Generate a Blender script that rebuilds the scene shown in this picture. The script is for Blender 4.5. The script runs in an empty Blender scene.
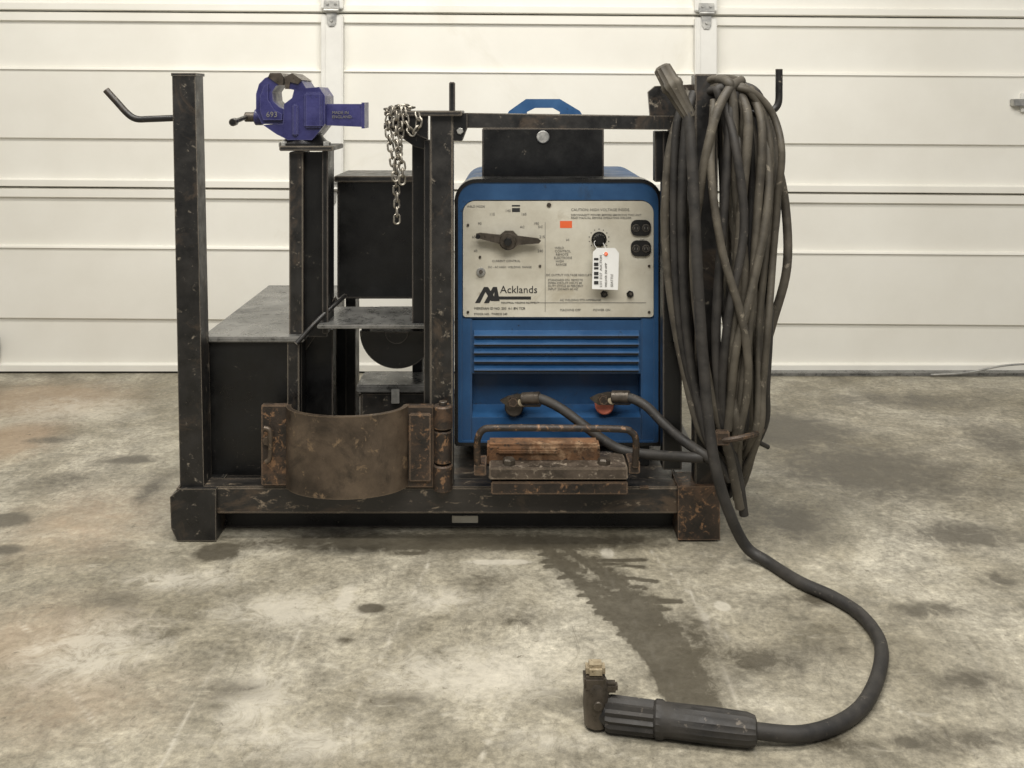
import bpy, bmesh, math, random
import numpy as np
from mathutils import Vector, Matrix
random.seed(7)
CAMZ=1.1; CAMD=2.5; F=1000.0
def S(Y): return F/(CAMD+Y)
def X(px,Y=0): return (px-512)/S(Y)
def Z(py,Y=0): return CAMZ-(py-100)/S(Y)
def P(px,py,Y=0): return Vector((X(px,Y),Y,Z(py,Y)))
def G(px,py,z=0.0):
    D=(CAMZ-z)*F/(py-100.0)
    return Vector(((px-512)*D/F,D-CAMD,z))
scn=bpy.context.scene
# ------------------------------------------------------------ materials
def nodes_of(name):
    m=bpy.data.materials.new(name); m.use_nodes=True
    nt=m.node_tree; b=nt.nodes['Principled BSDF']
    return m,nt,b
def noise(nt,scale,detail=6,rough=.6,vec=None,dist=0):
    n=nt.nodes.new('ShaderNodeTexNoise'); n.inputs['Scale'].default_value=scale
    n.inputs['Detail'].default_value=detail; n.inputs['Roughness'].default_value=rough
    n.inputs['Distortion'].default_value=dist
    if vec is not None: nt.links.new(vec,n.inputs['Vector'])
    return n
def ramp(nt,src,stops):
    r=nt.nodes.new('ShaderNodeValToRGB'); e=r.color_ramp.elements
    while len(e)<len(stops): e.new(0.5)
    for el,(p,c) in zip(e,stops):
        el.position=p; el.color=(c[0],c[1],c[2],1) if hasattr(c,'__len__') else (c,c,c,1)
    nt.links.new(src,r.inputs[0]); return r
def mix(nt,fac,a,b,mode='MIX'):
    m=nt.nodes.new('ShaderNodeMix'); m.data_type='RGBA'; m.blend_type=mode
    for s,i in ((fac,0),(a,6),(b,7)):
        if isinstance(s,(int,float)): m.inputs[i].default_value=s
        elif isinstance(s,tuple): m.inputs[i].default_value=(s[0],s[1],s[2],1)
        else: nt.links.new(s,m.inputs[i])
    return m.outputs[2]
def geo(nt,scale=(1,1,1)):
    t=nt.nodes.new('ShaderNodeTexCoord'); mp=nt.nodes.new('ShaderNodeMapping')
    mp.inputs['Scale'].default_value=scale
    nt.links.new(t.outputs['Object'],mp.inputs['Vector']); return mp.outputs[0]
def bump(nt,b,src,st=.3,dist=.002):
    n=nt.nodes.new('ShaderNodeBump'); n.inputs['Strength'].default_value=st; n.inputs['Distance'].default_value=dist
    nt.links.new(src,n.inputs['Height']); nt.links.new(n.outputs[0],b.inputs['Normal'])
def math_(nt,op,a,b=None):
    n=nt.nodes.new('ShaderNodeMath'); n.operation=op
    for s,i in ((a,0),(b,1)):
        if s is None: continue
        if isinstance(s,(int,float)): n.inputs[i].default_value=s
        else: nt.links.new(s,n.inputs[i])
    return n.outputs[0]
def paint(name,c1,c2,c3=None,wear=.7,scale=12,rough=.45,metal=0,bst=.15,stretch=(1,1,1),spec=.5,c4=None,wear4=.6,edge=None,er=.005):
    m,nt,b=nodes_of(name); v=geo(nt,stretch)
    n=noise(nt,scale,8,.65,v); r=ramp(nt,n.outputs[0],[(.35,c1),(.7,c2)])
    col=r.outputs[0]
    if c4:
        n5=noise(nt,scale*.6,10,.7,v,.8); col=mix(nt,ramp(nt,n5.outputs[0],[(wear4,0),(wear4+.1,.8)]).outputs[0],col,c4)
    if c3:
        n2=noise(nt,scale*3.1,10,.75,v,.5); r2=ramp(nt,n2.outputs[0],[(wear,0),(wear+.06,1)])
        col=mix(nt,r2.outputs[0],col,c3)
    if edge:   # worn paint on sharp edges
        bv=nt.nodes.new('ShaderNodeBevel'); bv.samples=4; bv.inputs['Radius'].default_value=er
        gn=nt.nodes.new('ShaderNodeNewGeometry'); dp=nt.nodes.new('ShaderNodeVectorMath'); dp.operation='DOT_PRODUCT'
        nt.links.new(bv.outputs[0],dp.inputs[0]); nt.links.new(gn.outputs['Normal'],dp.inputs[1])
        em=math_(nt,'SUBTRACT',1.0,dp.outputs['Value'])
        ne=noise(nt,40,6,.8,v); em=math_(nt,'MULTIPLY',em,math_(nt,'MULTIPLY',ne.outputs[0],ne.outputs[0]))
        col=mix(nt,ramp(nt,em,[(.012,0),(.06,.75)]).outputs[0],col,edge)
    nt.links.new(col,b.inputs['Base Color'])
    n3=noise(nt,scale*2,5,.6,v); r3=ramp(nt,n3.outputs[0],[(.3,max(.05,rough-.12)),(.7,min(1,rough+.15))])
    nt.links.new(r3.outputs[0],b.inputs['Roughness'])
    b.inputs['Metallic'].default_value=metal; b.inputs['Specular IOR Level'].default_value=spec
    n4=noise(nt,scale*9,4,.6,v); bump(nt,b,n4.outputs[0],bst)
    return m
M={}
M['black']=paint('black_painted_steel',(.0035,.0035,.0038),(.010,.010,.0095),(.10,.088,.07),.63,9,.36,spec=.40,edge=(.15,.13,.11))
M['blackdusty']=paint('scuffed_black_steel',(.006,.006,.006),(.021,.019,.017),(.19,.165,.13),.60,14,.38,spec=.5,c4=(.055,.040,.028),wear4=.55,edge=(.24,.205,.16))
M['rail']=paint('worn_base_rail_steel',(.010,.0095,.009),(.040,.034,.028),(.22,.175,.125),.575,13,.42,spec=.5,c4=(.085,.058,.037),wear4=.53,edge=(.27,.22,.165),stretch=(.5,1,1))
M['tabletop']=paint('worn_grey_plate',(.075,.076,.072),(.27,.265,.25),(.02,.02,.02),.56,12,.3,.3,c4=(.03,.03,.03),wear4=.58,edge=(.3,.29,.27))
M['rustdark']=paint('rusty_dark_steel',(.014,.012,.010),(.060,.041,.028),(.22,.125,.065),.55,16,.55,.2,.5,c4=(.11,.065,.038),wear4=.55,edge=(.24,.165,.11))
M['rustplate']=paint('pitted_brown_plate',(.03,.024,.018),(.13,.10,.075),(.32,.27,.21),.55,18,.5,.3,.6,c4=(.022,.018,.014),wear4=.54,edge=(.30,.24,.18))
M['rustband']=paint('rusty_band_steel',(.045,.034,.025),(.155,.114,.078),(.22,.155,.095),.585,8,.40,.35,.35,c4=(.028,.022,.017),wear4=.54,edge=(.2,.15,.1))
M['rust']=paint('orange_rust',(.08,.044,.022),(.23,.112,.05),(.03,.02,.013),.55,20,.8,0,.7,c4=(.33,.22,.13),wear4=.55)
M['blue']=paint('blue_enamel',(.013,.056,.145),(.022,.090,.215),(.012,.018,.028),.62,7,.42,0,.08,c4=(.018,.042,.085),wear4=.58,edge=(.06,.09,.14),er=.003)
M['bluedark']=paint('blue_enamel_dark',(.006,.033,.09),(.01,.060,.15),(.02,.02,.02),.6,9,.5)  # darker blue with black specks, for case shell and recess back
M['cream']=paint('cream_faceplate',(.50,.465,.375),(.66,.63,.53),(.27,.225,.15),.655,9,.45,0,.03,c4=(.43,.385,.29),wear4=.58)
M['purple']=paint('violet_blue_cast',(.020,.020,.080),(.040,.040,.145),(.012,.012,.022),.61,14,.33,0,.3,edge=(.12,.12,.23),er=.004)
M['rubber']=paint('dusty_black_rubber',(.014,.013,.012),(.045,.040,.034),(.14,.12,.097),.61,18,.6,0,.2)
M['rubberolive']=paint('dusty_olive_rubber',(.043,.037,.028),(.115,.10,.075),(.23,.20,.155),.59,14,.6,0,.2)
M['galv']=paint('galvanised_steel',(.3,.3,.29),(.55,.54,.5),(.15,.12,.09),.66,30,.4,.7,.2)
M['chain']=paint('tarnished_chain',(.16,.145,.12),(.42,.39,.33),(.08,.05,.03),.62,60,.35,.7,.1)
M['brass']=paint('worn_brass',(.24,.19,.12),(.46,.39,.27),(.08,.06,.04),.58,50,.5,.3,.3)
M['white']=paint('paper_tag',(.75,.75,.72),(.84,.84,.82),None,.7,5,.8)
M['ink']=paint('black_ink',(.015,.015,.015),(.03,.03,.03),None,.7,5,.6)
M['inkgrey']=paint('faded_ink',(.13,.125,.11),(.2,.19,.17),None,.7,5,.6)
M['knob']=paint('black_bakelite',(.006,.006,.006),(.012,.011,.010),None,.7,10,.3)
M['bronze']=paint('dark_bronze_lever',(.05,.042,.032),(.12,.1,.08),None,.7,30,.35,.5)
M['orange']=paint('orange_sticker',(.8,.12,.03),(.85,.17,.05),None,.7,8,.6)
M['tagpink']=paint('orange_connector',(.5,.12,.07),(.65,.2,.12),(.1,.04,.03),.6,40,.5)
M['door']=paint('off_white_door_enamel',(.74,.72,.65),(.81,.795,.73),(.60,.56,.48),.72,1.6,.5,0,.02,c4=(.70,.675,.595),wear4=.60)
M['doorrail']=paint('door_stile_enamel',(.68,.67,.63),(.77,.765,.72),(.45,.40,.33),.69,4,.45,0,.03)
M['wall']=paint('painted_wall',(.6,.59,.55),(.68,.67,.62),None,.7,2,.8)
M['seal']=paint('door_bottom_seal',(.03,.03,.028),(.07,.066,.06),None,.7,9,.7)
# ------------------------------------------------------------ mesh helpers
def link(o,parent=None):
    scn.collection.objects.link(o)
    if parent: o.parent=parent
    return o
def group(name):
    e=bpy.data.objects.new(name,None); e.empty_display_size=.05; return link(e)
def fin(name,bm,mat,parent,smooth=False,bev=0,seg=2):
    if bev>0:
        bmesh.ops.bevel(bm,geom=[e for e in bm.edges if len(e.link_faces)==2 and e.calc_face_angle(0)>.6],offset=bev,segments=seg,affect='EDGES',clamp_overlap=True)
    bmesh.ops.recalc_face_normals(bm,faces=bm.faces)
    me=bpy.data.meshes.new(name); bm.to_mesh(me); bm.free()
    me.materials.append(M[mat])
    if smooth:
        for p in me.polygons: p.use_smooth=True
        try: me.set_sharp_from_angle(angle=math.radians(38))
        except Exception: pass
    o=bpy.data.objects.new(name,me); return link(o,parent)
def box(name,parent,x0,x1,y0,y1,z0,z1,mat,bev=.002):
    bm=bmesh.new()
    bmesh.ops.create_cube(bm,size=1,matrix=Matrix.Translation(((x0+x1)/2,(y0+y1)/2,(z0+z1)/2))@Matrix.Diagonal((abs(x1-x0),abs(y1-y0),abs(z1-z0),1)))
    return fin(name,bm,mat,parent,False,bev)
def pbox(name,parent,px0,px1,py0,py1,Y,d,mat,bev=.002):
    return box(name,parent,X(px0,Y),X(px1,Y),Y,Y+d,Z(py1,Y),Z(py0,Y),mat,bev)
def poly(name,parent,pts,Y,d,mat,bev=.002,smooth=False):
    """prism with its outline in the XZ plane; pts measured from the photo at depth Y"""
    bm=bmesh.new()
    f=[bm.verts.new(P(a,b,Y)) for a,b in pts]; g=[bm.verts.new(v.co+Vector((0,d,0))) for v in f]
    bm.faces.new(f); bm.faces.new(g[::-1]); n=len(f)
    for i in range(n): bm.faces.new((f[i],g[i],g[(i+1)%n],f[(i+1)%n]))
    return fin(name,bm,mat,parent,smooth,bev)
def sideprism(name,parent,pts,x0,x1,mat,bev=0):
    """outline in the YZ plane, extruded along X"""
    bm=bmesh.new()
    f=[bm.verts.new((x0,a,b)) for a,b in pts]; g=[bm.verts.new((x1,a,b)) for a,b in pts]
    bm.faces.new(f); bm.faces.new(g[::-1]); n=len(f)
    for i in range(n): bm.faces.new((f[i],g[i],g[(i+1)%n],f[(i+1)%n]))
    return fin(name,bm,mat,parent,False,bev)
def rrect(px0,px1,py0,py1,rt,rb=0,n=8):
    out=[]
    for cx,cy,r,a0 in ((px1-rt,py0+rt,rt,90),(px1-rb,py1-rb,rb,0),(px0+rb,py1-rb,rb,-90),(px0+rt,py0+rt,rt,-180)):
        if r<=0: out.append((cx,cy)); continue
        for k in range(n+1):
            a=math.radians(a0-90*k/n); out.append((cx+r*math.cos(a),cy-r*math.sin(a)))
    return out
def lathe(name,parent,a,b,prof,mat,seg=32,flute=0,fd=.1,smooth=True):
    """prof: list of (t along a->b 0..1, radius)"""
    a=Vector(a);b=Vector(b);d=(b-a); ax=d.normalized()
    u=ax.orthogonal().normalized(); v=ax.cross(u)
    bm=bmesh.new(); rings=[]
    for t,r in prof:
        ring=[]
        for k in range(seg):
            an=2*math.pi*k/seg; rr=r*(1-(fd if (flute and k%2) else 0))
            ring.append(bm.verts.new(a+d*t+(u*math.cos(an)+v*math.sin(an))*max(rr,1e-5)))
        rings.append(ring)
    for i in range(len(rings)-1):
        for k in range(seg): bm.faces.new((rings[i][k],rings[i][(k+1)%seg],rings[i+1][(k+1)%seg],rings[i+1][k]))
    bm.faces.new(rings[0][::-1]); bm.faces.new(rings[-1])
    return fin(name,bm,mat,parent,smooth)
def cyl(name,parent,a,b,r,mat,seg=24,bev=.12):
    L=(Vector(b)-Vector(a)).length; e=min(r*bev/L,.4)
    return lathe(name,parent,a,b,[(0,r*(1-bev)),(e,r),(1-e,r),(1,r*(1-bev))],mat,seg)
def catmull(pts,n=8,closed=False):
    pts=[Vector(p) for p in pts]; out=[]; N=len(pts)
    rng=range(N) if closed else range(N-1)
    for i in rng:
        p0=pts[(i-1)%N] if (closed or i>0) else pts[0]*2-pts[1]
        p1=pts[i];p2=pts[(i+1)%N]
        p3=pts[(i+2)%N] if (closed or i<N-2) else pts[-1]*2-pts[-2]
        for k in range(n):
            t=k/n
            out.append(.5*((2*p1)+(p2-p0)*t+(2*p0-5*p1+4*p2-p3)*t*t+(3*p1-p0-3*p2+p3)*t**3))
    if not closed: out.append(pts[-1])
    return out
def tube_into(bm,path,r,seg=10,closed=False):
    N=len(path); rings=[]; u=None
    for i,p in enumerate(path):
        if closed: t=path[(i+1)%N]-path[i-1]
        else: t=path[min(i+1,N-1)]-path[max(i-1,0)]
        t=t.normalized()
        u=(t.orthogonal() if u is None else u-t*u.dot(t)).normalized(); v=t.cross(u)
        rings.append([bm.verts.new(p+(u*math.cos(2*math.pi*k/seg)+v*math.sin(2*math.pi*k/seg))*r) for k in range(seg)])
    m=N if closed else N-1
    for i in range(m):
        A=rings[i];B=rings[(i+1)%N]; sh=0
        if closed and i==N-1:
            sh=min(range(seg),key=lambda s:(A[0].co-B[s].co).length)
        for k in range(seg): bm.faces.new((A[k],A[(k+1)%seg],B[(k+1+sh)%seg],B[(k+sh)%seg]))
    if not closed: bm.faces.new(rings[0][::-1]); bm.faces.new(rings[-1])
def tube(name,parent,pts,r,mat,n=8,seg=12,closed=False,raw=False):
    bm=bmesh.new(); tube_into(bm,[Vector(p) for p in pts] if raw else catmull(pts,n,closed),r,seg,closed)
    return fin(name,bm,mat,parent,True)
def text(name,parent,s,px,py,Y,size,mat,align='LEFT',rot=0):
    c=bpy.data.curves.new(name,'FONT'); c.body=s; c.size=size; c.extrude=.0004; c.align_x=align; c.resolution_u=2
    o=bpy.data.objects.new(name+'_tmp',c); scn.collection.objects.link(o)
    bpy.context.view_layer.update()
    me=bpy.data.meshes.new_from_object(o.evaluated_get(bpy.context.evaluated_depsgraph_get()))
    bpy.data.objects.remove(o); me.materials.clear(); me.materials.append(M[mat])
    m=Matrix.Translation(P(px,py,Y))@Matrix.Rotation(rot,4,'Y')@Matrix.Rotation(math.pi/2,4,'X')
    me.transform(m)
    return link(bpy.data.objects.new(name,me),parent)
def bolt(name,parent,px,py,Y,r,mat='bronze',h=.006):
    p=P(px,py,Y); return lathe(name,parent,p,p-Vector((0,h,0)),[(0,r),(.8,r),(1,r*.85)],mat,6,smooth=False)

# ------------------------------------------------------------ floor
WY=1.54
def build_floor():
    xs=np.concatenate([[-5,-4],np.arange(-2.6,2.6,.01),[4,5]])
    ys=np.concatenate([[-5,-3.5],np.arange(-1.1,1.75,.01),[2.2]])
    nx,ny=len(xs),len(ys)
    gx,gy=np.meshgrid(xs,ys)
    co=np.stack([gx.ravel(),gy.ravel(),np.zeros(nx*ny)],1)
    idx=np.arange(nx*ny).reshape(ny,nx)
    fc=np.stack([idx[:-1,:-1].ravel(),idx[:-1,1:].ravel(),idx[1:,1:].ravel(),idx[1:,:-1].ravel()],1)
    me=bpy.data.meshes.new('floor')
    me.vertices.add(nx*ny); me.vertices.foreach_set('co',co.ravel())
    me.loops.add(fc.size); me.loops.foreach_set('vertex_index',fc.ravel())
    me.polygons.add(len(fc)); me.polygons.foreach_set('loop_start',np.arange(0,fc.size,4)); me.polygons.foreach_set('loop_total',np.full(len(fc),4))
    me.update(calc_edges=True)
    D=np.zeros(nx*ny);L=np.zeros(nx*ny);R=np.zeros(nx*ny)
    x=co[:,0];y=co[:,1]
    def seg(a,b,w):
        ax,ay=a;bx,by=b; dx,dy=bx-ax,by-ay
        t=np.clip(((x-ax)*dx+(y-ay)*dy)/(dx*dx+dy*dy+1e-9),0,1)
        d=np.hypot(x-ax-t*dx,y-ay-t*dy); return np.clip(1-d/w,0,1)
    def g(p): q=G(*p); return (q.x,q.y)
    def stroke(arr,pts,w,s):
        for p,q in zip(pts[:-1],pts[1:]): arr[:]=np.maximum(arr,seg(g(p),g(q),w)*s)
    def blob(arr,p,rx,ry,s):
        q=g(p); D0=q[1]+CAMD; wx=rx*D0/F; wy=ry*D0*D0/(F*CAMZ)
        d=np.hypot((x-q[0])/wx,(y-q[1])/wy); arr[:]=np.maximum(arr,np.clip(1.25-d,0,1)*s)
    # wet trail: broad damp band plus irregular side dribbles
    rs=random.Random(21)
    stroke(D,[(540,545),(585,580),(622,610),(655,650),(684,690),(694,735)],.10,.85)
    stroke(D,[(590,560),(640,600),(680,640),(708,690),(716,720)],.085,.95)
    stroke(D,[(625,600),(660,640),(688,690),(696,715)],.075,1.5)
    stroke(D,[(545,546),(562,566),(590,590),(600,606),(626,628),(650,660),(672,700)],.020,1.7)
    stroke(D,[(566,548),(600,573),(624,590),(650,610),(682,640),(706,688)],.017,1.5)
    for k in range(17):
        t=(k+rs.uniform(-.3,.3))/16; px=536+t*95+rs.uniform(-8,6); py=549+t*92
        ln=rs.uniform(18,52)
        stroke(D,[(px,py),(px+ln*.5,py-rs.uniform(0,3)),(px+ln,py+rs.uniform(-2,3))],rs.uniform(.010,.015),rs.uniform(1.5,2.1))
    for k in range(12):
        t=rs.random(); px=596+t*70+rs.uniform(-12,12); py=560+t*80
        stroke(D,[(px,py),(px+rs.uniform(12,44),py+rs.uniform(-1,5))],rs.uniform(.010,.017),rs.uniform(1.2,1.9))
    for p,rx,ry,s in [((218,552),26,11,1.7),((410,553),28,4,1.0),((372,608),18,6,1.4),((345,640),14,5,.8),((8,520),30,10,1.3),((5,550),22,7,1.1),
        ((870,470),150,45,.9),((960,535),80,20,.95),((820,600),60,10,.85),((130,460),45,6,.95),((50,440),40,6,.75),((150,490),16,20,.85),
        ((450,542),290,13,1.2),((790,520),60,30,.85),((930,610),60,14,.85),((1000,580),30,14,.8),((760,660),90,26,.8),((240,690),50,14,.65),  # first blob here paints the frame's shadow into the floor colour
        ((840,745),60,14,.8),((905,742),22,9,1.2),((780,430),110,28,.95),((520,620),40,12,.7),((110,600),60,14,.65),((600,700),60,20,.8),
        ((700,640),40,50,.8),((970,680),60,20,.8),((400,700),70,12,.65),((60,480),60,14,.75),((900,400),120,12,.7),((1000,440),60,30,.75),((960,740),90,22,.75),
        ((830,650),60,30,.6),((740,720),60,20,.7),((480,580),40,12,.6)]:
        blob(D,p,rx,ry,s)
    for p,rx,ry,s in [((500,562),38,3,1.5),((607,553),8,6,1.5),((722,606),9,6,1.5),((705,620),5,14,1.),((470,675),150,40,.7),((290,610),90,24,.75),
        ((90,650),100,50,.7),((345,600),12,18,1.0),((258,700),50,50,.75),((60,410),80,20,.6),((560,740),90,20,.5),
        ((180,580),80,14,.75),((100,410),60,20,.6),((300,740),120,30,.65),((440,600),60,16,.65),((770,720),50,16,.4)]:
        blob(L,p,rx,ry,s)
    for a,b in [((270,640),(220,760)),((300,630),(262,740)),((430,560),(330,760)),((760,470),(980,540)),((820,440),(1010,480)),((560,600),(480,760)),((650,550),(730,640)),((690,590),(760,760)),((20,620),(120,760)),((880,700),(990,760)),((380,700),(640,760)),((600,560),(680,700)),((230,640),(160,767))]:
        stroke(L,[a,b],.009,.66)
    for p,rx,ry,s in [((40,400),120,24,.9),((90,520),110,50,.6),((10,440),60,30,.9),((30,640),120,60,.6),((60,700),160,60,.5)]:
        blob(R,p,rx,ry,s)
    at=me.color_attributes.new('marks','FLOAT_COLOR','POINT')
    at.data.foreach_set('color',np.stack([D,L,R,np.ones_like(D)],1).astype(np.float32).ravel())
    m,nt,b=nodes_of('stained_shaded_concrete'); v=geo(nt)
    a=nt.nodes.new('ShaderNodeAttribute'); a.attribute_name='marks'
    sp=nt.nodes.new('ShaderNodeSeparateColor'); nt.links.new(a.outputs['Color'],sp.inputs[0])
    n1=noise(nt,1.6,12,.70,v,.7); c=ramp(nt,n1.outputs[0],[(.33,(.155,.137,.096)),(.5,(.265,.242,.186)),(.66,(.41,.382,.31))]).outputs[0]
    n2=noise(nt,8,12,.78,v,.4); c=mix(nt,.7,c,ramp(nt,n2.outputs[0],[(.34,.22),(.5,.5),(.66,.80)]).outputs[0],'OVERLAY')
    n3=noise(nt,60,8,.8,v); c=mix(nt,.65,c,ramp(nt,n3.outputs[0],[(.32,.15),(.68,.85)]).outputs[0],'OVERLAY')
    vs=geo(nt,(3,14,1)); n5=noise(nt,3,9,.7,vs,1.2)
    c=mix(nt,ramp(nt,n5.outputs[0],[(.60,0),(.68,.35)]).outputs[0],c,(.50,.47,.39))
    vs2=geo(nt,(11,2.5,1)); n7=noise(nt,3,9,.7,vs2,1.5)
    c=mix(nt,ramp(nt,n7.outputs[0],[(.59,0),(.67,.38)]).outputs[0],c,(.09,.078,.055))
    nb=noise(nt,17,10,.8,v,.8)
    def mask2(ch,k,gain,off,mx):
        mu=nt.nodes.new('ShaderNodeMath'); mu.operation='MULTIPLY_ADD'; nt.links.new(nb.outputs[0],mu.inputs[0]); mu.inputs[1].default_value=gain; mu.inputs[2].default_value=-gain/2+off
        ad=nt.nodes.new('ShaderNodeMath'); ad.operation='ADD'; nt.links.new(mu.outputs[0],ad.inputs[0]); nt.links.new(sp.outputs[ch],ad.inputs[1])
        ml=nt.nodes.new('ShaderNodeMath'); ml.operation='MULTIPLY'; nt.links.new(ad.outputs[0],ml.inputs[0]); nt.links.new(sp.outputs[ch],ml.inputs[1])
        return ramp(nt,ml.outputs[0],[(.02,0),(k,mx)]).outputs[0]
    c=mix(nt,mask2(2,.6,2,.1,.55),c,(.36,.255,.165))
    c=mix(nt,mask2(1,.5,4,-.05,.62),c,(.54,.505,.425))
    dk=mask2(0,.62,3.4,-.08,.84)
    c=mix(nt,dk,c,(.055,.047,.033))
    n6=noise(nt,26,6,.8,v,.3); c=mix(nt,ramp(nt,n6.outputs[0],[(.61,0),(.68,.7)]).outputs[0],c,(.08,.067,.046))
    nt.links.new(c,b.inputs['Base Color'])
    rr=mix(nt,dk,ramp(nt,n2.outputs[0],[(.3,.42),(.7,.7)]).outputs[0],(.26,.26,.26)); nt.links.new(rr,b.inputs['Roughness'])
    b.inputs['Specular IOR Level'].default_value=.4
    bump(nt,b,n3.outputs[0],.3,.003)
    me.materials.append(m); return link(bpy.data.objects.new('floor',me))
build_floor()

# ------------------------------------------------------------ garage door + wall
door=group('door_1')
sw=S(WY)
def wz(py): return CAMZ-(py-100)/sw
DX0,DX1=-2.9,2.9
tilt=math.tan(math.radians(.42))
joints=[372+2,190,14,-165,-345]
def rib_profile(zb,zt):
    h=zt-zb; y0=WY
    return [(y0+.05,zb),(y0-.004,zb),(y0-.020,zb+.004),(y0-.020,zb+.028),(y0,zb+.034),
            (y0,zb+h*.27),(y0-.012,zb+h*.27+.006),(y0-.012,zb+h*.66),(y0-.020,zb+h*.66+.004),(y0-.018,zb+h*.66+.010),(y0,zb+h*.66+.014),
            (y0,zt-.045),(y0-.014,zt-.04),(y0-.014,zt-.010),(y0,zt-.004),(y0+.05,zt-.004)]
for i in range(4):
    zb=wz(joints[i])+ (0.012 if i==0 else 0); zt=wz(joints[i+1])
    o=sideprism('section_%d'%(i+1),door,rib_profile(zb,zt),DX0,DX1,'door')
    for v in o.data.vertices:
        if v.co.z>.05: v.co.z-=v.co.x*tilt
    for k,sx in enumerate((-2.216,-.72,.776,2.27)):
        s=box('stile_%d_%d'%(i+1,k+1),door,sx-.044,sx+.044,WY-.045,WY-.0005,zb+.012,zt-.012,'doorrail',.004)
        lip=box('stile_lip_%d_%d'%(i+1,k+1),door,sx-.030,sx-.024,WY-.049,WY-.0445,zb+.012,zt-.012,'doorrail',.001)
        for q in (s,lip):
            for v in q.data.vertices: v.co.z-=v.co.x*tilt
    if i>0:
        box('tongue_%d'%i,door,DX0,DX1,WY+.03,WY+.045,zb-.02,zb+.01,'seal',0)
        for k,sx in enumerate((-2.216,-.72,.776,2.27)):
            zc=zb-sx*tilt; y=WY-.046
            hp='hinge_%d_%d'%(i,k+1)
            bm=bmesh.new()
            out=[(-.030,.045),(.030,.045),(.032,.01),(.02,-.01),(.018,-.045),(.010,-.058),(-.010,-.058),(-.018,-.045),(-.02,-.01),(-.032,.01)]
            f=[bm.verts.new((sx+a,y-.005,zc+c_)) for a,c_ in out]; g_=[bm.verts.new((sx+a,y,zc+c_)) for a,c_ in out]
            bm.faces.new(f);bm.faces.new(g_[::-1])
            for a in range(len(f)): bm.faces.new((f[a],g_[a],g_[(a+1)%len(f)],f[(a+1)%len(f)]))
            fin(hp,bm,'galv',door,False,.001)
            cyl(hp+'_barrel',door,(sx-.03,y-.010,zc+.004),(sx+.03,y-.010,zc+.004),.009,'galv')
            for a,c_ in ((-.016,.032),(.016,.032),(0,-.035)):
                cyl(hp+'_bolt_%d%d'%(int(a*1000)+20,int(c_*1000)+50),door,(sx+a,y-.004,zc+c_),(sx+a,y-.012,zc+c_),.006,'galv',6)
box('bottom_seal',door,DX0,DX1,WY-.01,WY+.05,.001,.03,'seal',.004)
box('latch_bar',door,X(1008,WY),X(1040,WY),WY-.05,WY-.012,wz(106),wz(99),'galv',.003)
box('latch_plate',door,X(1018,WY),X(1034,WY),WY-.03,WY-.005,wz(112),wz(93),'doorrail',.003)
box('threshold_strip',door,X(742,WY),DX1,WY-.06,WY-.012,.0005,.014,'tabletop',.002)
box('corner_catch',door,X(-8,WY),X(3,WY),WY-.04,WY-.021,wz(358),wz(335),'seal',.003)
box('wall_back',None,-5,5,WY+.12,WY+.3,0,3.3,'wall',0)
box('trim_1',None,-3.15,-2.9,WY-.02,WY+.1,0,2.9,'wall',.004)
box('trim_2',None,2.9,3.15,WY-.02,WY+.1,0,2.9,'wall',.004)
tube('loose_wire',None,[(1.66,WY-.075,.010),(1.8,WY-.08,.02),(1.95,WY-.085,.05),(2.1,WY-.09,.055),(2.35,WY-.09,.03),(2.6,WY-.09,.006)],.004,'galv')

# ------------------------------------------------------------ skid frame
fr=group('steel_skid_frame')
ZB=Z(487)
BACK=.85
pbox('front_rail',fr,176,716,487,514,0,.06,'rail',.004)
box('rear_rail',fr,X(176),X(716),BACK-.06,BACK,Z(514),ZB,'black',.004)
box('side_rail_left',fr,X(176),X(176)+.1,.06,BACK-.06,Z(514),ZB,'black',.004)
box('side_rail_right',fr,X(716)-.09,X(716),.06,BACK-.06,Z(514),ZB,'black',.004)
box('deck_plate',fr,X(176)+.1,X(716)-.09,.06,BACK-.06,ZB-.016,ZB-.006,'rail',.001)
poly('foot_front_left',fr,[(170,497),(180,489),(216,489),(216,541),(177,541),(171,528)],-.012,.11,'blackdusty',.003)
poly('foot_front_right',fr,[(678,487),(720,486),(720,540),(678,540)],-.012,.1,'rustdark',.003)
box('foot_rear_left',fr,X(176),X(176)+.1,BACK-.1,BACK+.004,0,ZB-.002,'black',.003)
box('foot_rear_right',fr,X(716)-.09,X(716)+.004,BACK-.1,BACK+.004,0,ZB-.002,'black',.003)
box('lower_runner',fr,X(216)-.01,X(678)+.01,.07,.13,.001,Z(514)-.001,'black',.003)
box('lower_runner_rear',fr,X(216)-.01,X(678)+.01,.6,.66,.001,Z(514)-.001,'black',.003)
pbox('inspection_label',fr,452,478,516,523,.066,.004,'cream',.001)
poly('left_post',fr,[(172,74),(195,74),(204,488),(180,488)],.004,.065,'blackdusty',.003)
poly('left_post_cap',fr,[(171,73),(196,73),(196,76),(171,76)],.002,.07,'blackdusty',.001)
tube('left_hook',fr,[P(176,118,.03),P(150,119,.03),P(137,119,.03),P(128,114,.03),P(116,101,.03),P(106,90,.03)],.0085,'blackdusty',5)
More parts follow.
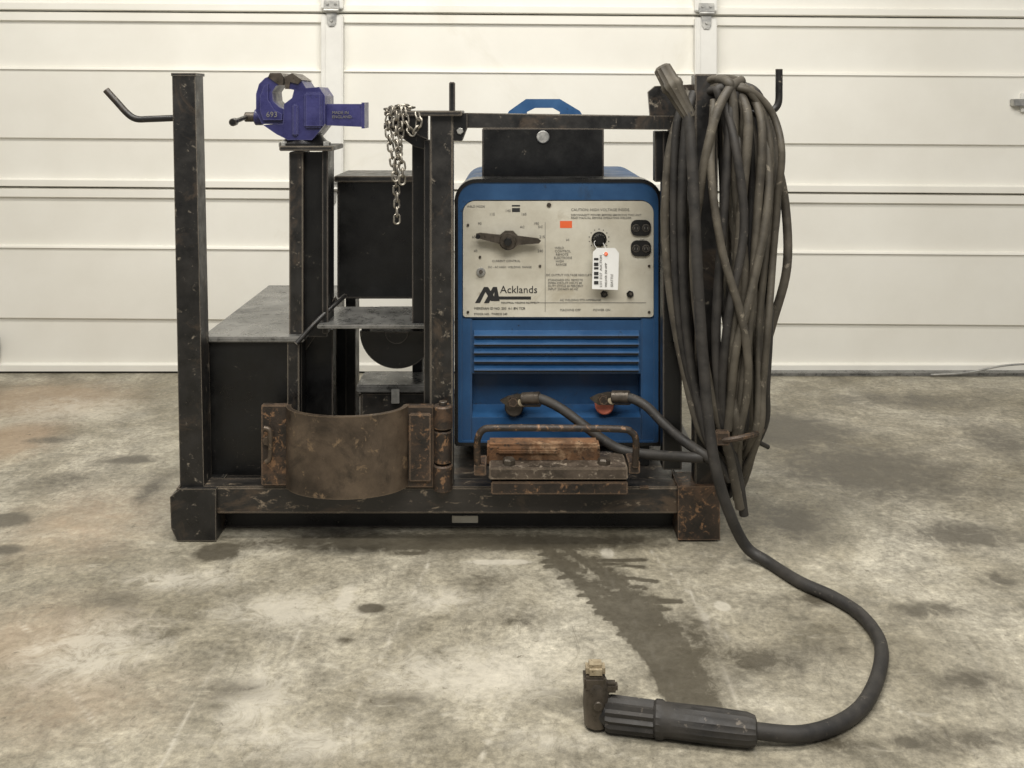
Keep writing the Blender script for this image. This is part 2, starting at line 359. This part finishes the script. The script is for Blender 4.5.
# cabinet under bench plate
TZ=Z(337,.07); CX0=X(200,.07); CX1=X(300,.07)
box('cabinet_front',fr,CX0+.004,CX1-.03,.085,.10,ZB-.006,TZ-.014,'black',.002)
box('cabinet_edge_angle',fr,CX1-.035,CX1-.004,.078,.11,ZB-.006,TZ-.014,'blackdusty',.002)
box('cabinet_left_side',fr,CX0+.004,CX0+.018,.10,.78,ZB-.006,TZ-.014,'black',.002)
box('cabinet_right_side',fr,CX1-.016,CX1-.004,.11,.78,ZB-.006,TZ-.014,'black',.002)
box('cabinet_back',fr,CX0+.018,CX1-.016,.765,.78,ZB-.006,TZ-.014,'black',.002)
box('bench_plate',fr,CX0,CX1+.01,.07,.79,TZ-.014,TZ,'tabletop',.003)
# vise column
pbox('vise_column_front_flange',fr,289,303,152,337,.10,.09,'blackdusty',.002)
pbox('vise_column_web',fr,303,327,152,337,.125,.012,'black',.001)
pbox('vise_column_rear_flange',fr,322,328,150,334,.10,.09,'black',.002)
pbox('vise_column_cap',fr,279,333,146,151,.07,.16,'blackdusty',.002)
poly('column_lower_brace',fr,[(300,345),(335,297),(337,304),(306,350)],.16,.014,'blackdusty',.002)
pbox('inner_column',fr,303,333,330,470,.17,.05,'black',.002)
pbox('inner_column_b',fr,336,352,325,440,.34,.04,'black',.002)
# shelf
SHZ=Z(325,.07)
box('shelf_plate',fr,X(317,.07),X(431,.07),.07,.30,SHZ-.010,SHZ,'tabletop',.002)
tube('shelf_rod',fr,[P(296,344,.06),P(318,320,.09),P(338,302,.14),P(345,296,.2)],.006,'blackdusty',5)
for k,px in enumerate((345,412)): box('box_support_leg_%d'%(k+1),fr,X(px,.32),X(px+10,.32),.33,.40,SHZ-.35,Z(299,.3)-.002,'black',.001)
# middle mast
pbox('mid_mast',fr,430,453,112,486,.01,.05,'blackdusty',.003)
pbox('mid_mast_rear',fr,412,429,140,325,.09,.04,'black',.002)
pbox('mid_mast_rib',fr,424,430,140,404,.02,.03,'black',.001)
pbox('mast_cap_plate',fr,384,462,111,116,-.01,.13,'blackdusty',.002)
poly('mast_gusset',fr,[(388,117),(428,117),(428,150),(415,147),(392,131)],.05,.012,'blackdusty',.001)
poly('mast_gusset_front',fr,[(408,116),(428,116),(428,140),(410,131)],.0,.01,'black',.001)
poly('mast_bracket',fr,[(453,113),(467,113),(467,128),(462,141),(453,141)],.015,.04,'black',.002)
pbox('mast_pin',fr,449,455,82,112,.03,.014,'black',.002)
bolt('mast_bolt',fr,460,131,.015,.009,'galv')
cyl('mast_cross_pin',fr,P(384,126,.02),P(404,126,.02),.008,'blackdusty')
# top beam & right masts
poly('top_beam',fr,[(467,113),(560,115),(680,116),(680,130),(467,128)],.03,.045,'blackdusty',.002)
poly('top_beam_angle',fr,[(467,113),(680,116),(680,118),(467,115)],.075,.05,'blackdusty',.001)
pbox('rear_right_post',fr,663,682,131,470,.05,.05,'black',.002)
pbox('rear_right_shade_block',fr,655,682,131,182,.06,.04,'black',.002)  # black block built in for the shadow around the post top
pbox('right_mast',fr,695,718,74,487,.005,.055,'blackdusty',.003)
poly('hanger_plate',fr,[(648,92),(655,86),(700,84),(700,116),(682,118),(650,116)],.06,.012,'blackdusty',.002)
tube('right_hook',fr,[P(712,112,.02),P(750,112,.02),P(770,111,.02),P(778,104,.02),P(779,88,.02),P(779,69,.02)],.009,'blackdusty',5)
# front hitch bracket
pbox('hitch_top_rusty_block',fr,487,600,445,467,-.002,.06,'rust',.006)
pbox('hitch_pad',fr,497,560,449,455,-.01,.02,'rust',.004)
pbox('hitch_plate_upper',fr,489,628,468,480,-.055,.12,'rustplate',.003)
pbox('hitch_plate_lower',fr,491,628,482,495,-.05,.11,'rustdark',.003)
for k,px in enumerate((509,604)):
    p=P(px,468.5,-.028)
    lathe('hitch_bolt_%d'%(k+1),fr,p,p+Vector((0,0,.026)),[(0,.016),(.85,.016),(1,.013)],'bronze',6,smooth=False)
    cyl('hitch_washer_%d'%(k+1),fr,p-Vector((0,0,.002)),p+Vector((0,0,.005)),.023,'rustplate')
tube('handle_bar',fr,[P(478,468,-.05),P(477,450,-.06),P(478,438,-.07),P(483,430,-.07),P(495,428,-.07),P(550,428,-.07),P(618,429,-.07),P(631,432,-.07),P(636,441,-.07),P(635,466,-.06)],.0085,'rustdark',6)
pbox('handle_lug_left',fr,474,486,465,476,-.06,.07,'rustdark',.002)
pbox('handle_lug_right',fr,629,640,463,474,-.06,.07,'rustdark',.002)
for k,px in enumerate((440,540,640)): pbox('rail_weld_seam_%d'%(k+1),fr,px,px+9,487,489.5,-.003,.01,'rustdark',.001)

# ------------------------------------------------------------ pipe clamp
cb=group('pipe_clamp_bracket')
def band():
    bm=bmesh.new(); cx=X(348); z0=Z(486,-.02); z1=Z(405,-.01); n=40
    rx=.152; ry=.10; th=.012; Vs=[]
    for k in range(n+1):
        a=math.pi+math.pi*k/n
        c,s=math.cos(a),math.sin(a)
        q=[]
        for rr in (0,-th):
            for zz in (z0,z1): q.append(bm.verts.new((cx+(rx+rr)*c,-.005+(ry+rr)*s,zz)))
        Vs.append(q)
    for A,B in zip(Vs[:-1],Vs[1:]):
        bm.faces.new((A[0],B[0],B[1],A[1]));bm.faces.new((A[2],A[3],B[3],B[2]))
        bm.faces.new((A[1],B[1],B[3],A[3]));bm.faces.new((A[0],A[2],B[2],B[0]))
    for A in (Vs[0],Vs[-1]): bm.faces.new((A[0],A[1],A[3],A[2]))
    return fin('clamp_band',bm,'rustband',cb,True)
band()
pbox('flange_left',cb,261,288,405,486,-.012,.018,'rustdark',.003)
tube('flange_pin',cb,[P(264,428,-.03),P(270,432,-.03),P(270,457,-.03),P(266,462,-.03)],.006,'rustband',4)
bolt('flange_bolt',cb,268,440,-.012,.012,'rustband',.012)
pbox('flange_right',cb,404,434,406,488,-.012,.02,'rustdark',.003)
pbox('flange_right_step',cb,409,431,414,482,-.022,.012,'rustdark',.003)
for k,(a,b) in enumerate(((405,428),(430,462),(464,490))):
    cyl('hinge_barrel_%d'%(k+1),cb,P(443,a,-.014),P(443,b,-.014),.022 if k==1 else .024,'rustdark')
cyl('hinge_pin',cb,P(443,401,-.014),P(443,491,-.014),.010,'blackdusty')

# ------------------------------------------------------------ storage box, half drum, lower box
fb=group('steel_storage_box')
pbox('body',fb,337,422,181,299,.30,.2,'black',.004)
pbox('lid',fb,334,425,176,182,.29,.23,'blackdusty',.002)
tk=group('half_round_tray')
hc0=P(397,331.5,.13)
def half(name,r,y0,y1,mat):
    bm=bmesh.new(); n=28; f=[];g=[]
    for k in range(n+1):
        a=math.pi*k/n
        f.append(bm.verts.new((hc0.x-r*math.cos(a),y0,hc0.z-r*math.sin(a)))); g.append(bm.verts.new((hc0.x-r*math.cos(a),y1,hc0.z-r*math.sin(a))))
    bm.faces.new(f);bm.faces.new(g[::-1])
    m_=len(f)
    for i in range(m_): bm.faces.new((f[i],g[i],g[(i+1)%m_],f[(i+1)%m_]))
    return fin(name,bm,mat,tk,True,.004,3)
half('end_plate',.098,.13,.145,'black'); half('trough',.088,.145,.45,'black'); half('end_boss',.03,.12,.13,'black')
box('hanger_tab_left',tk,hc0.x-.095,hc0.x-.075,.14,.16,hc0.z,SHZ-.010,'black',0)
box('hanger_tab_right',tk,hc0.x+.075,hc0.x+.095,.14,.16,hc0.z,SHZ-.010,'black',0)
bt=group('tool_box')
box('case',bt,X(360,.2),X(431,.2),.2,.32,ZB-.006,Z(392,.2),'blackdusty',.005)
box('lid',bt,X(357,.2),X(433,.2),.19,.325,Z(392,.2),Z(384,.2),'tabletop',.004)
box('clasp',bt,X(392,.2),X(400,.2),.184,.19,Z(402,.2),Z(388,.2),'galv',.001)

# ------------------------------------------------------------ vise
vs=group('bench_vise'); VY=.10
poly('moving_jaw',vs,[(262,124),(256,112),(256,94),(259,84),(265,78),(270,76),(282,76),(282,84),(276,86),(272,92),(273,101),(279,107),(286,110),(286,124)],VY,.11,'purple',.006)
poly('moving_jaw_web',vs,[(263,120),(260,110),(260,96),(264,86),(268,84),(268,100),(274,110),(282,114),(282,120)],VY-.010,.02,'purple',.004)
poly('fixed_jaw_body',vs,[(286,83),(292,79),(301,80),(306,88),(319,87),(325,96),(325,124),(318,133),(312,140),(288,140),(276,134),(263,125),(283,124),(284,104),(292,98),(294,90),(286,88)],VY-.005,.125,'purple',.006)
poly('jaw_plate_1',vs,[(270,73),(281,73),(283,76),(283,85),(279,85),(268,77)],VY-.002,.114,'bronze',.002)
poly('jaw_plate_2',vs,[(285,77),(292,73),(302,80),(298,84),(290,82),(289,89),(285,89)],VY-.01,.13,'bronze',.002)
poly('slide_beam',vs,[(318,104),(363,104),(363,127),(318,125)],VY+.02,.07,'purple',.004)
poly('slide_end_plate',vs,[(361.5,102.5),(364.5,102.5),(364.5,128.5),(361.5,128.5)],VY+.017,.076,'purple',.001)
pbox('body_rib',vs,304,322,92,128,VY-.016,.02,'purple',.005)
pbox('body_rib_b',vs,292,298,104,136,VY-.014,.018,'purple',.004)
p=P(262,117,VY+.05)
cyl('screw',vs,p,p-Vector((.045,0,0)),.013,'bronze')
cyl('screw_boss',vs,p+Vector((.004,0,0)),p-Vector((.018,0,0)),.022,'purple')
p2=p-Vector((.040,0,0)); cyl('tommy_bar',vs,p2-Vector((.0,.12,.01)),p2+Vector((.0,.11,.01)),.006,'blackdusty')
for k,s in enumerate((-1,1)): cyl('tommy_knob_%d'%(k+1),vs,p2+Vector((0,.115*s,.01*s)),p2+Vector((0,.135*s,.011*s)),.010,'blackdusty')
b0=P(305,146.5,VY+.05)
lathe('swivel_base',vs,b0,b0+Vector((0,0,.034)),[(0,.068),(.3,.068),(.45,.058),(.7,.05),(1,.045)],'knob',36)
for k,px in enumerate((284,326)):
    q=P(px,147,VY+.0); cyl('mount_bolt_%d'%(k+1),vs,q,q+Vector((0,0,.014)),.008,'galv',6)
text('casting_number',vs,'693',266,117,VY-.0115,.020,'inkgrey')
text('casting_mark',vs,'MADE IN\nENGLAND',332,114,VY+.0185,.011,'inkgrey')

# ------------------------------------------------------------ chain
ch=group('steel_chain')
def chain(name,path,link_l=.024,w=.0075,r=.0026):
    pts=catmull(path,30); bm=bmesh.new()
    d=[0]
    for a,b in zip(pts[:-1],pts[1:]): d.append(d[-1]+(b-a).length)
    step=link_l*.74; n=int(d[-1]/step)
    for i in range(n):
        s=(i+.5)*step; j=next(k for k in range(len(d)) if d[k]>=s)
        c=pts[j]; t=(pts[min(j+2,len(pts)-1)]-pts[max(j-2,0)]).normalized()
        side=t.cross(Vector((0,1,0)));
        if side.length<.01: side=Vector((1,0,0))
        side.normalize(); nrm=side.cross(t).normalized()
        ang=(.5 if i%2 else 2.0)+random.uniform(-.25,.25); u=side*math.cos(ang)+nrm*math.sin(ang)
        h=link_l/2-w; ring=[]
        for k in range(16):
            a=2*math.pi*k/16
            ring.append(c+t*(w*math.sin(a)+(h if math.sin(a)>=0 else -h))+u*w*math.cos(a))
        tube_into(bm,ring,r,6,True)
    return fin(name,bm,'chain',ch,True)
chain('long_strand',[P(392,108,-.022),P(388,125,-.024),P(391,150,-.024),P(396,185,-.024),P(397,226,-.024)])
chain('second_strand',[P(400,108,-.024),P(401,130,-.026),P(398,155,-.026),P(395,182,-.034)])
chain('third_strand',[P(396,112,-.036),P(396,140,-.038),P(402,165,-.036),P(402,186,-.03)])
chain('short_loop',[P(404,108,-.024),P(407,124,-.03),P(413,133,-.03),P(419,122,-.03),P(415,108,-.024)])
chain('top_run',[P(386,110,.05),P(396,108,.0),P(404,107,-.01),P(414,108,.03)])

# ------------------------------------------------------------ welding machine
wm=group('welding_machine'); WF=.15
poly('case_shell',wm,rrect(456,661,180,446,22,3),WF+.07,.56,'bluedark',0,True)
def ring(name,outer,inner,Y,d,mat):
    bm=bmesh.new(); n=len(outer)
    a=[bm.verts.new(P(*p,Y)) for p in outer]; b=[bm.verts.new(P(*p,Y)) for p in inner]
    c=[bm.verts.new(v.co+Vector((0,d,0))) for v in a]; e=[bm.verts.new(v.co+Vector((0,d,0))) for v in b]
    for i in range(n):
        j=(i+1)%n
        bm.faces.new((a[i],a[j],b[j],b[i])); bm.faces.new((a[i],c[i],c[j],a[j])); bm.faces.new((b[i],b[j],e[j],e[i])); bm.faces.new((c[i],e[i],e[j],c[j]))
    return fin(name,bm,mat,wm,True)
ring('case_black_edge',rrect(454.5,662,179,446,22,3),rrect(458,658.5,182.5,443,19,2),WF-.004,.08,'knob')
ring('case_blue_rim',rrect(458,658.5,182.5,443,19,2),rrect(462,654,200,441,14,2),WF,.07,'blue')
poly('face_backing',wm,rrect(461,655,199,320,14,0),WF+.01,.06,'blue',0)
poly('face_plate',wm,rrect(463,653.5,201,317,12,3),WF+.002,.008,'cream',.0008)
pbox('lower_left_cheek',wm,461,472,318,442,WF+.004,.06,'blue',.003)
pbox('lower_right_cheek',wm,641,655,318,442,WF+.004,.06,'blue',.003)
pbox('louver_field',wm,471,642,318,374,WF+.010,.055,'blue',.002)
for k in range(5):
    y=331+8.6*k; Y=WF-.001
    zt_=Z(y,Y); zb_=Z(y+4.6,Y); yf=WF+.0105
    sideprism('louver_%d'%(k+1),wm,[(yf,zt_),(Y-.004,zb_+.003),(Y-.005,zb_),(yf,zb_)],X(474,Y),X(639,Y),'blue',0)
    box('louver_slot_%d'%(k+1),wm,X(474,Y),X(639,Y),yf-.001,yf+.003,zb_-.0085,zb_-.0004,'knob',0)
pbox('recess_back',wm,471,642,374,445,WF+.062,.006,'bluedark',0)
zt1=Z(404,WF+.062); zf=Z(418,WF)
sideprism('connector_ledge',wm,[(WF+.062,zt1),(WF+.004,zf),(WF+.004,Z(443,WF)),(WF+.062,Z(443,WF))],X(472,WF),X(641,WF),'blue',.001)
for k,px in enumerate((478,600)): box('foot_%d'%(k+1),wm,X(px,WF),X(px+50,WF),WF+.01,WF+.6,ZB-.006,Z(446,WF)+.002,'knob',.002)
pbox('top_control_box',wm,482,604,128,188,WF+.17,.2,'black',.003)
pbox('top_control_box_lip',wm,481,605,177,181,WF+.14,.03,'black',.001)
cyl('box_grommet',wm,P(543,137,WF+.17),P(543,137,WF+.163),.018,'galv')
poly('lifting_lug',wm,[(505,118),(509,111),(526,99),(560,99),(580,111),(584,118),(584,135),(560,135),(560,112),(553,108),(535,108),(527,112),(527,135),(505,135)],.5,.014,'blue',.002)
pbox('lifting_lug_base',wm,505,584,133,176,.5,.014,'blue',.001)
# ---- face plate details
FY=WF+.0012
def plate_text(n,s,px,py,size,mat='inkgrey',al='LEFT'): return text(n,wm,s,px,py,FY,size,mat,al)
plate_text('dealer_name','Acklands',500,293,.0275,'ink')
plate_text('dealer_line','INDUSTRIAL WELDING EQUIPMENT',501,303.5,.0062,'ink')
pbox('logo_bar',wm,497,531,296.5,299.5,FY,.002,'ink',0)
for k in range(2):
    o=k*9
    poly('logo_stripe_%d'%(k+1),wm,[(475+o,303),(484+o,287),(488+o,287),(497+o*.3,301),(491+o*.3,301),(485.5+o,292),(480+o,303)],FY-.0004*k,.002,'ink',0)
plate_text('serial_line','MERIDIAN ID NO. 250  4-1 BN TCR',474,309.5,.0088,'ink')
plate_text('serial_line_b','STOCK NO.  TWECO 240',474,315,.0078,'ink')
plate_text('model_text','WELD MODE',467,207.5,.008)
plate_text('amp_text','CURRENT CONTROL',492,262,.0078); plate_text('amp_text_b','DC - AC HIGH  WELDING  RANGE',488,268,.0075)
plate_text('caution','CAUTION: HIGH VOLTAGE INSIDE.',571,211,.010); plate_text('caution_b','DISCONNECT POWER BEFORE SERVICING THIS UNIT\nREAD MANUAL BEFORE OPERATING WELDER',571,216,.0078)
plate_text('range_text','  WELD\n  CONTROL\n   REMOTE\n ELECTRODE\n   HIGH\n   RANGE',553,249,.0088)
plate_text('legend','DC OUTPUT VOLTAGE REGULATION',546,276,.0080); plate_text('legend_a','AC WELDING STD AMPERAGE',560,301,.0080)
plate_text('legend_b','STANDARD ON  REMOTE\nOPEN CIRCUIT VOLTS 80\nDUTY CYCLE 60 PERCENT\nINPUT 230/460V 60 HZ',548,281,.0080)
plate_text('legend_c','MACHINE OFF              POWER ON',560,311,.0085)
pbox('rule_line',wm,538,646,302.5,303,FY,.001,'inkgrey',0)
pbox('rule_line_b',wm,545,545.4,222,312,FY,.001,'inkgrey',0)
for k in range(9):
    a=math.radians(200-27.5*k); px=508+ 42*math.cos(a)*.82; py=240-30*math.sin(a)
    plate_text('dial_number_%d'%(k+1),str(40+25*k),px,py+2,.010,'inkgrey','CENTER')
for k,px in enumerate((520,538,566,600,640)): plate_text('mode_mark_%d'%(k+1),('AC','DC','HI','LO','DC')[k],px,228 if k<2 else 241,.009)
pbox('dial_top_mark',wm,512,520,205,206.5,FY,.001,'ink',0)
poly('dial_pointer',wm,[(512,208),(520,208),(520,212),(512,212)],FY,.001,'ink',0)
for k in range(11):
    a=math.radians(220-26*k); q=P(599+10*math.cos(a),239-10*math.sin(a),FY); cyl('knob_tick_%d'%(k+1),wm,q,q-Vector((0,.0008,0)),.0014,'ink',8)
# lever
cp=P(508,240,WF)
cyl('lever_boss',wm,cp,cp-Vector((0,.03,0)),.023,'bronze',32)
cyl('lever_boss_cap',wm,cp-Vector((0,.028,0)),cp-Vector((0,.04,0)),.011,'knob',6)
poly('lever_arm',wm,[(476,234),(480,233),(500,235),(505,231),(513,231),(518,236),(538,238.5),(541,241),(539,243.5),(518,245),(513,249),(505,249),(500,244),(480,239),(476,238)],WF-.028,.010,'bronze',.002)
q=P(478,236,WF-.02); cyl('lever_tip',wm,q,q-Vector((0,.018,0)),.006,'knob')
cyl('adjust_knob_skirt',wm,P(599,239,WF),P(599,239,WF)-Vector((0,.006,0)),.020,'knob',32)
q=P(599,239,WF-.005); lathe('adjust_knob',wm,q,q-Vector((0,.022,0)),[(0,.017),(.9,.015),(1,.012)],'knob',28,1,.1)
for k,py in enumerate((228,248.5)):
    poly('outlet_%d'%(k+1),wm,rrect(631,651,py-8,py+8,6,6,5),WF-.004,.008,'knob',.001)
    for j,(dx) in enumerate((-5,5)):
        qq=P(641+dx,py,WF-.004)
        cyl('outlet_%d_face_%d'%(k+1,j+1),wm,qq,qq-Vector((0,.003,0)),.0105,'blackdusty',20)
        for m_,e in enumerate((-.004,.004)): box('outlet_%d_slot_%d%d'%(k+1,j,m_),wm,qq.x+e-.0009,qq.x+e+.0009,qq.y-.0036,qq.y-.002,qq.z-.003,qq.z+.003,'inkgrey',0)
for k,(px,py) in enumerate(((604,294),(630,294),(481,272))):
    qq=P(px,py,WF+.002); cyl('switch_nut_%d'%(k+1),wm,qq,qq-Vector((0,.006,0)),.010 if k<2 else .012,'galv' if k==2 else 'knob',6 if k<2 else 24)
    cyl('switch_toggle_%d'%(k+1),wm,qq,qq-Vector((0,.02,-.004)),.004 if k<2 else .005,'bronze',12)
for k,(px,py) in enumerate(((549,205),(468,225),(468,312),(649,312),(540,266),(649,266),(480,257))):
    qq=P(px,py,FY); cyl('plate_screw_%d'%(k+1),wm,qq,qq-Vector((0,.003,0)),.006 if k==0 else .0035,'bronze',16)
pbox('inventory_sticker',wm,560,572,221,228,FY,.001,'orange',0)
# output studs
for k,(px,py) in enumerate(((522,402),(612,400))):
    a=P(px,py,WF+.05); b=P(px,py,WF-.03)
    cyl('output_stud_%d'%(k+1),wm,a,b,.012,'brass',16)
    cyl('stud_collar_%d'%(k+1),wm,P(px-8,py+4,WF+.012),P(px-8,py+4,WF+.0)-Vector((0,.010,0)),.025,'bronze' if k==0 else 'tagpink',24)
    poly('cable_lug_%d'%(k+1),wm,[(px-22,py-1),(px-14,py-5),(px-4,py-7),(px+16,py-6),(px+22,py-1),(px+18,py+5),(px-2,py+5),(px-14,py+5)],WF-.028,.012,'bronze',.003)
    q=P(px-9,py-1,WF-.028); lathe('stud_nut_%d'%(k+1),wm,q,q-Vector((0,.014,0)),[(0,.013),(1,.012)],'rustdark',6,smooth=False)
# tag
tg=group('price_tag')
poly('card',tg,[(597,248),(615,248),(619,253),(618,290),(592,289),(593,252)],WF-.035,.0012,'white',0)
cyl('eyelet',tg,P(606,254,WF-.0355),P(606,254,WF-.0375),.005,'orange',16)
for k in range(6): pbox('barcode_bar_%d'%(k+1),tg,594,598.5,258+4.6*k,258+4.6*k+(3.4 if k%2 else 2.2),WF-.036,.0008,'ink',0)
text('printing',tg,'LOT 2127  AUCTION',602,287,WF-.0355,.009,'inkgrey','LEFT',-math.pi/2)
text('printing_b',tg,'WELDER 250 AMP',607,287,WF-.0355,.008,'inkgrey','LEFT',-math.pi/2)
text('printing_c',tg,'SEATTLE',613,287,WF-.0355,.009,'inkgrey','LEFT',-math.pi/2)
tube('string',tg,[P(599,239,WF-.024),P(594,243,WF-.028),P(600,252,WF-.033),P(606,254,WF-.037),P(605,247,WF-.03),P(602,241,WF-.024)],.0009,'white',4,6)

# output cables (leads bolted to the machine's studs)
tube('cable_left',wm,[P(526,398,WF-.03),P(541,399,WF-.045),P(560,408,WF-.06),P(582,424,WF-.08),P(605,441,WF-.09),P(625,451,WF-.1),P(655,455,WF-.14),P(686,457,WF-.19),P(704,458,WF-.21)],.0125,'rubber')
tube('cable_right',wm,[P(616,397,WF-.03),P(630,398,WF-.05),P(646,406,WF-.07),P(662,422,WF-.10),P(680,438,WF-.15),P(700,452,WF-.2),P(712,460,WF-.22)],.0125,'rubber')
for k,(a,b) in enumerate((((522,399),(540,398)),((612,397),(630,397)))):
    cyl('ferrule_%d'%(k+1),wm,P(*a,WF-.03),P(*b,WF-.045),.0165,'bronze')

# ------------------------------------------------------------ hanging coil
co=group('hanging_cable_coil')
N=32
prof=[(95,.62),(118,.86),(155,.98),(205,1.0),(265,.95),(325,.88),(385,.74),(430,.56)]
for i in range(N):
    t=((i*0.618)%1.0); j=lambda s: random.uniform(-s,s)
    r=random.random(); low=446+random.uniform(-18,32)+(22 if i%9==3 else 0)
    Yb=-.055+.18*random.random(); Yl=.07+.07*random.random()
    pts=[(712+j(6),82+11*r,Yb*.3+.03)]
    ph=random.uniform(0,6.28); am=random.uniform(0,8.0); fq=random.uniform(.014,.028)
    pts.append((724+14*t,81+8*r,Yb))
    for py,w in prof:
        base=714+ (16 if py>300 else 6)*(1 if py>385 else .6)
        pts.append((base+ (61-10*(py>300))*w*t + 8*w +am*math.sin(py*fq+ph)-4+j(1.8), py+j(4)-(6*(1-t) if py<120 else 0), Yb+j(.016)))
    pts+=[(722+16*t,low,(Yb+Yl)/2),(706+j(5),430+j(6),Yl),(699-12*t+j(5),370,Yl),(692-16*t+j(5),300,Yl),(687-16*t+j(4),230,Yl),(685-14*t+j(4),165,Yl),(690-12*t+j(4),118,Yl+.01)]
    tube('loop_%d'%(i+1),co,[P(*p) for p in pts],random.choice((.009,.0105,.012)),random.choice(('rubberolive','rubberolive','rubberolive','rubber')),6,10,True)
tube('front_strand',co,[P(742,80,-.03),P(730,88,-.06),P(717,112,-.075),P(707,150,-.08),P(700,190,-.07),P(694,240,-.06),P(696,300,-.055),P(708,380,-.06),P(728,450,-.05),P(740,508,-.03)],.0115,'rubberolive')
tube('front_strand_b',co,[P(741,81,-.015),P(731,110,-.06),P(726,180,-.065),P(720,260,-.065),P(716,340,-.065),P(722,420,-.06),P(737,470,-.03),P(744,515,-.02)],.0115,'rubber')
tube('front_strand_c',co,[P(735,84,-.02),P(748,120,-.065),P(742,200,-.07),P(735,300,-.07),P(731,400,-.065),P(736,450,-.03)],.012,'rubberolive')
tube('front_strand_d',co,[P(750,88,-.02),P(762,130,-.065),P(757,220,-.07),P(750,320,-.07),P(741,400,-.065),P(738,455,-.03),P(737,500,-.02)],.0105,'rubberolive')
tube('cross_strand',co,[P(722,92,-.04),P(736,150,-.085),P(744,230,-.085),P(728,320,-.085),P(722,400,-.07),P(732,455,-.04)],.0105,'rubber')
tube('cross_strand_b',co,[P(766,120,-.02),P(768,200,-.07),P(752,290,-.085),P(736,350,-.085),P(728,430,-.07)],.0105,'rubberolive')
tube('cross_strand_c',co,[P(714,100,-.03),P(711,170,-.085),P(722,250,-.095),P(742,320,-.095),P(748,380,-.085),P(738,440,-.06)],.010,'rubberolive')
tube('left_strand_a',co,[P(690,92,.03),P(679,115,.02),P(668,160,.015),P(665,230,.015),P(671,300,.015),P(684,370,.01),P(700,430,-.02),P(722,462,-.03)],.0105,'rubberolive')
tube('left_strand_b',co,[P(694,92,.02),P(686,125,.0),P(682,200,-.01),P(684,290,-.01),P(692,370,-.02),P(708,440,-.04),P(730,480,-.03)],.0115,'rubber')
tube('left_strand_c',co,[P(688,96,.03),P(676,130,.01),P(674,220,.005),P(678,310,.005),P(690,380,.0),P(712,450,-.03)],.0105,'rubber')
tube('tail_strand',co,[P(745,395,-.02),P(752,425,.0),P(757,440,.03),P(768,447,.06)],.006,'rubber')
tube('tie_wrap',co,[P(712,425,.10),P(704,432,.0),P(720,440,-.085),P(748,436,-.09),P(762,430,.0),P(748,425,.10)],.007,'rustdark',8,8,True)
pbox('clasp',co,716,730,432,446,-.095,.02,'rustdark',.003)

# ------------------------------------------------------------ work lead
wl=group('welding_lead')
R=.0135
path=[P(688,112,-.085),P(692,160,-.095),P(695,220,-.10),P(699,300,-.105),P(704,370,-.11),P(709,425,-.12),P(716,470,-.13),P(729,512,-.13),P(746,542,-.14)]
path+=[G(768,562,R),G(800,582,R),G(835,598,R),G(862,616,R),G(880,642,R),G(879,672,R),G(864,704,R),G(838,724,R),G(800,734,R+.003),G(755,731,.025)]
path[8]=Vector((X(746,-.12),-.12,.038))
tube('lead',wl,path,R,'rubber',10,16)
a=P(661,66,-.06); b=P(690,118,-.085)
lathe('hung_handle',wl,a,b,[(0,.014),(.04,.022),(.3,.024),(.34,.028),(.42,.028),(.46,.024),(.9,.018),(1,.015)],'rubberolive',24,1,.12)
eh=group('electrode_holder')
h0=G(757,731,.027); h1=G(606,713,.027)
lathe('grip',eh,h0,h1,[(0,.016),(.01,.023),(.06,.027),(.28,.0285),(.60,.028),(.62,.031),(.66,.031),(.68,.026)],'rubber',36,1,.05)
lathe('grip_front',eh,h0.lerp(h1,.66),h1,[(0,.024),(.05,.029),(.9,.030),(1,.027)],'rubber',28,1,.13)
hc=G(597,726,0)
hh=Vector((X(597,hc.y),hc.y,0))
lathe('head_body',eh,(hh.x,hh.y,.002),(hh.x-.002,hh.y,.084),[(0,.017),(.06,.023),(.5,.0245),(.9,.022),(1,.018)],'bronze',12,smooth=True)
lathe('neck',eh,h1.lerp(h0,.04),(hh.x,hh.y,.03),[(0,.024),(1,.02)],'blackdusty',20)
box('upper_jaw',eh,hh.x-.024,hh.x+.014,hh.y-.018,hh.y+.018,.070,.094,'bronze',.004)
box('jaw_insert',eh,hh.x-.020,hh.x+.014,hh.y-.014,hh.y+.016,.090,.112,'brass',.006)
box('release_nub',eh,hh.x+.012,hh.x+.036,hh.y-.01,hh.y+.01,.062,.078,'bronze',.004)
cyl('jaw_pivot',eh,(hh.x,hh.y-.028,.05),(hh.x,hh.y-.018,.05),.008,'bronze')

# ------------------------------------------------------------ lights, world, camera
def area(name,loc,rot,sx,sy,e,col=(1,.97,.92)):
    l=bpy.data.lights.new(name,'AREA'); l.shape='RECTANGLE'; l.size=sx; l.size_y=sy; l.energy=e; l.color=col
    o=bpy.data.objects.new(name,l); o.location=loc; o.rotation_euler=rot; link(o)
area('ceiling_lamp',(-.6,-.5,3.3),(math.radians(12),0,0),3.0,.5,92,(1,.955,.88))
area('ceiling_lamp.001',(.4,-2.4,3.2),(math.radians(26),0,0),3.0,1.2,122,(1,.965,.905))
w=bpy.data.worlds.new('world'); scn.world=w; w.use_nodes=True
bg=w.node_tree.nodes['Background']; bg.inputs[0].default_value=(1,.985,.97,1); bg.inputs[1].default_value=.34
cam=bpy.data.cameras.new('camera'); cam.sensor_width=36; cam.lens=36*F/1024; cam.shift_y=-284/1024; cam.clip_start=.05
o=bpy.data.objects.new('camera',cam); o.location=(0,-CAMD,CAMZ); o.rotation_euler=(math.pi/2,0,0); link(o); scn.camera=o
scn.view_settings.view_transform='Standard'
